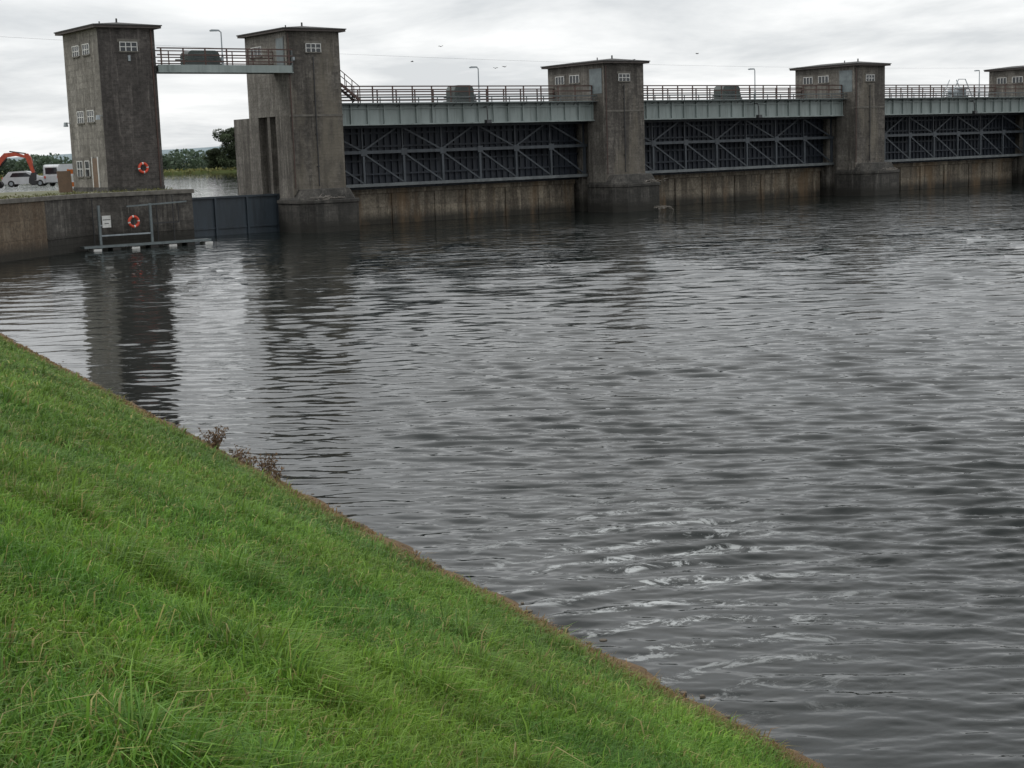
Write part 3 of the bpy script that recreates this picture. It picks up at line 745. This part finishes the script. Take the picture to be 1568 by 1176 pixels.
def water():
    KS=13000
    d=[9.]
    while d[-1]<150: d.append(d[-1]+d[-1]**2/KS)
    while d[-1]<900: d.append(d[-1]+d[-1]*.03)
    d=np.array(d)
    az=np.concatenate([np.linspace(-1.45,-.51,30),np.arange(-.5,.5,.0009),np.linspace(.51,1.45,30)])
    D,A=np.meshgrid(d,az,indexing='ij'); D=D.astype(np.float32);A=A.astype(np.float32)
    X=D*np.sin(A); Y=D*np.cos(A); step=D*D/KS
    wx=X+.22*sn(X,Y,.6,71)+.06*sn(X,Y,2.3,72); wy=Y+.22*sn(X,Y,.6,73)+.06*sn(X,Y,2.3,74)
    Z=np.zeros_like(X); r=np.random.default_rng(77); nw=76
    grow=np.clip((D-45)/55,0,1)
    for i in range(nw):
        lam=.15*(15.0**(i/(nw-1))); th=r.normal(0,.3)+.1; kx=math.sin(th);ky=math.cos(th); k=2*math.pi/lam
        if lam<.3: s0=.036
        elif lam<.85: s0=.05
        else: s0=.012+.034*grow
        a=s0/k
        att=np.clip(lam/(step*3.0)-.6,0,1)
        ph=k*(kx*wx+ky*wy)+r.uniform(0,6.28)
        Z+=a*att*(np.sin(ph)+.25*np.sin(2*ph+1.57))
    sd=(X-2.78)*.884+(Y-13.3)*.4665
    amp=np.clip(.25+sd*.085,.25,1)*np.clip(.92+.45*sn(X*.6,Y,.16,81)+.45*sn(X*.6,Y,.7,82),.3,1.6)
    Z*=amp*(1+.3*grow)
    e=np.clip(1.3-np.sqrt(((X-2.)*.26)**2+((Y-20)*.13)**2),0,1)
    rr=np.hypot(wx-3.8,(wy-11.5)); ph=2*math.pi*rr/.7+2.2*sn(X,Y,.9,83)
    Z+=e*.02*np.sin(ph)*np.clip(.4+1.1*sn(X,Y,1.4,84),0,1.2)
    Z*=np.clip((.55-np.abs(A))/.05,0,1)*np.clip((900-D)/300,0,1)
    nr,nc=X.shape; idx=np.arange(nr*nc).reshape(nr,nc)
    F=np.stack([idx[:-1,:-1],idx[:-1,1:],idx[1:,1:],idx[1:,:-1]],2).reshape(-1,4)[:,::-1]
    raw_mesh('water',np.stack([X,Y,Z],2).reshape(-1,3),F,None,m,smooth=True)
water()

# ---------------------------------------------------------------- sky, sun, camera
w=bpy.data.worlds.new('World'); sc.world=w; w.use_nodes=True; nt=w.node_tree; bg=nt.nodes['Background']
SE,SR=math.radians(48),math.radians(282)
sky=N(nt,'ShaderNodeTexSky'); sky.sky_type='NISHITA'; sky.sun_disc=False; sky.sun_elevation=SE; sky.sun_rotation=SR
tc=N(nt,'ShaderNodeTexCoord').outputs['Generated']
sp=N(nt,'ShaderNodeSeparateXYZ'); nt.links.new(tc,sp.inputs[0])
zz=math_(nt,'ADD',math_(nt,'ABSOLUTE',sp.outputs[2],0),.12)
cb=N(nt,'ShaderNodeCombineXYZ'); nt.links.new(math_(nt,'DIVIDE',sp.outputs[0],zz),cb.inputs[0]); nt.links.new(math_(nt,'DIVIDE',sp.outputs[1],zz),cb.inputs[1])
n=noise(nt,cb.outputs[0],.9,7,.58,(1,1.0,1),dist=.3)
cl=ramp(nt,n,.38,.58,(7.3,7.55,7.75,1),(10.3,10.4,10.4,1))
zen=math_(nt,'ADD',1.0,math_(nt,'MULTIPLY',math_(nt,'MAXIMUM',math_(nt,'SUBTRACT',sp.outputs[2],.25),0),.45))
vm=N(nt,'ShaderNodeVectorMath',operation='SCALE'); nt.links.new(cl,vm.inputs[0]); nt.links.new(zen,vm.inputs['Scale'])
col=mix(nt,.95,sky.outputs[0],vm.outputs[0])
nt.links.new(col,bg.inputs[0]); bg.inputs[1].default_value=.1
sl=bpy.data.lights.new('sun','SUN'); sl.energy=1.0; sl.angle=math.radians(20); sl.color=(1,.97,.92)
so=bpy.data.objects.new('sun',sl); sc.collection.objects.link(so)
sv=Vector((math.sin(SR)*math.cos(SE),math.cos(SR)*math.cos(SE),math.sin(SE))); so.rotation_euler=sv.to_track_quat('Z','Y').to_euler(); so.location=(0,0,60)
cam=bpy.data.cameras.new('camera'); co=bpy.data.objects.new('camera',cam); sc.collection.objects.link(co); sc.camera=co
p=math.radians(8.85); rl=math.radians(1.9); c,s=math.cos(rl),math.sin(rl)
Fw=Vector((0,math.cos(p),-math.sin(p))); R0=Vector((1,0,0)); U0=Vector((0,math.sin(p),math.cos(p)))
Rc=R0*c-U0*s; Uc=R0*s+U0*c
mt=Matrix((Rc,Uc,-Fw)).transposed().to_4x4(); mt.translation=Vector((0,0,5.8)); co.matrix_world=mt
cam.sensor_width=36; cam.lens=52.8; cam.clip_end=20000; cam.clip_start=.1
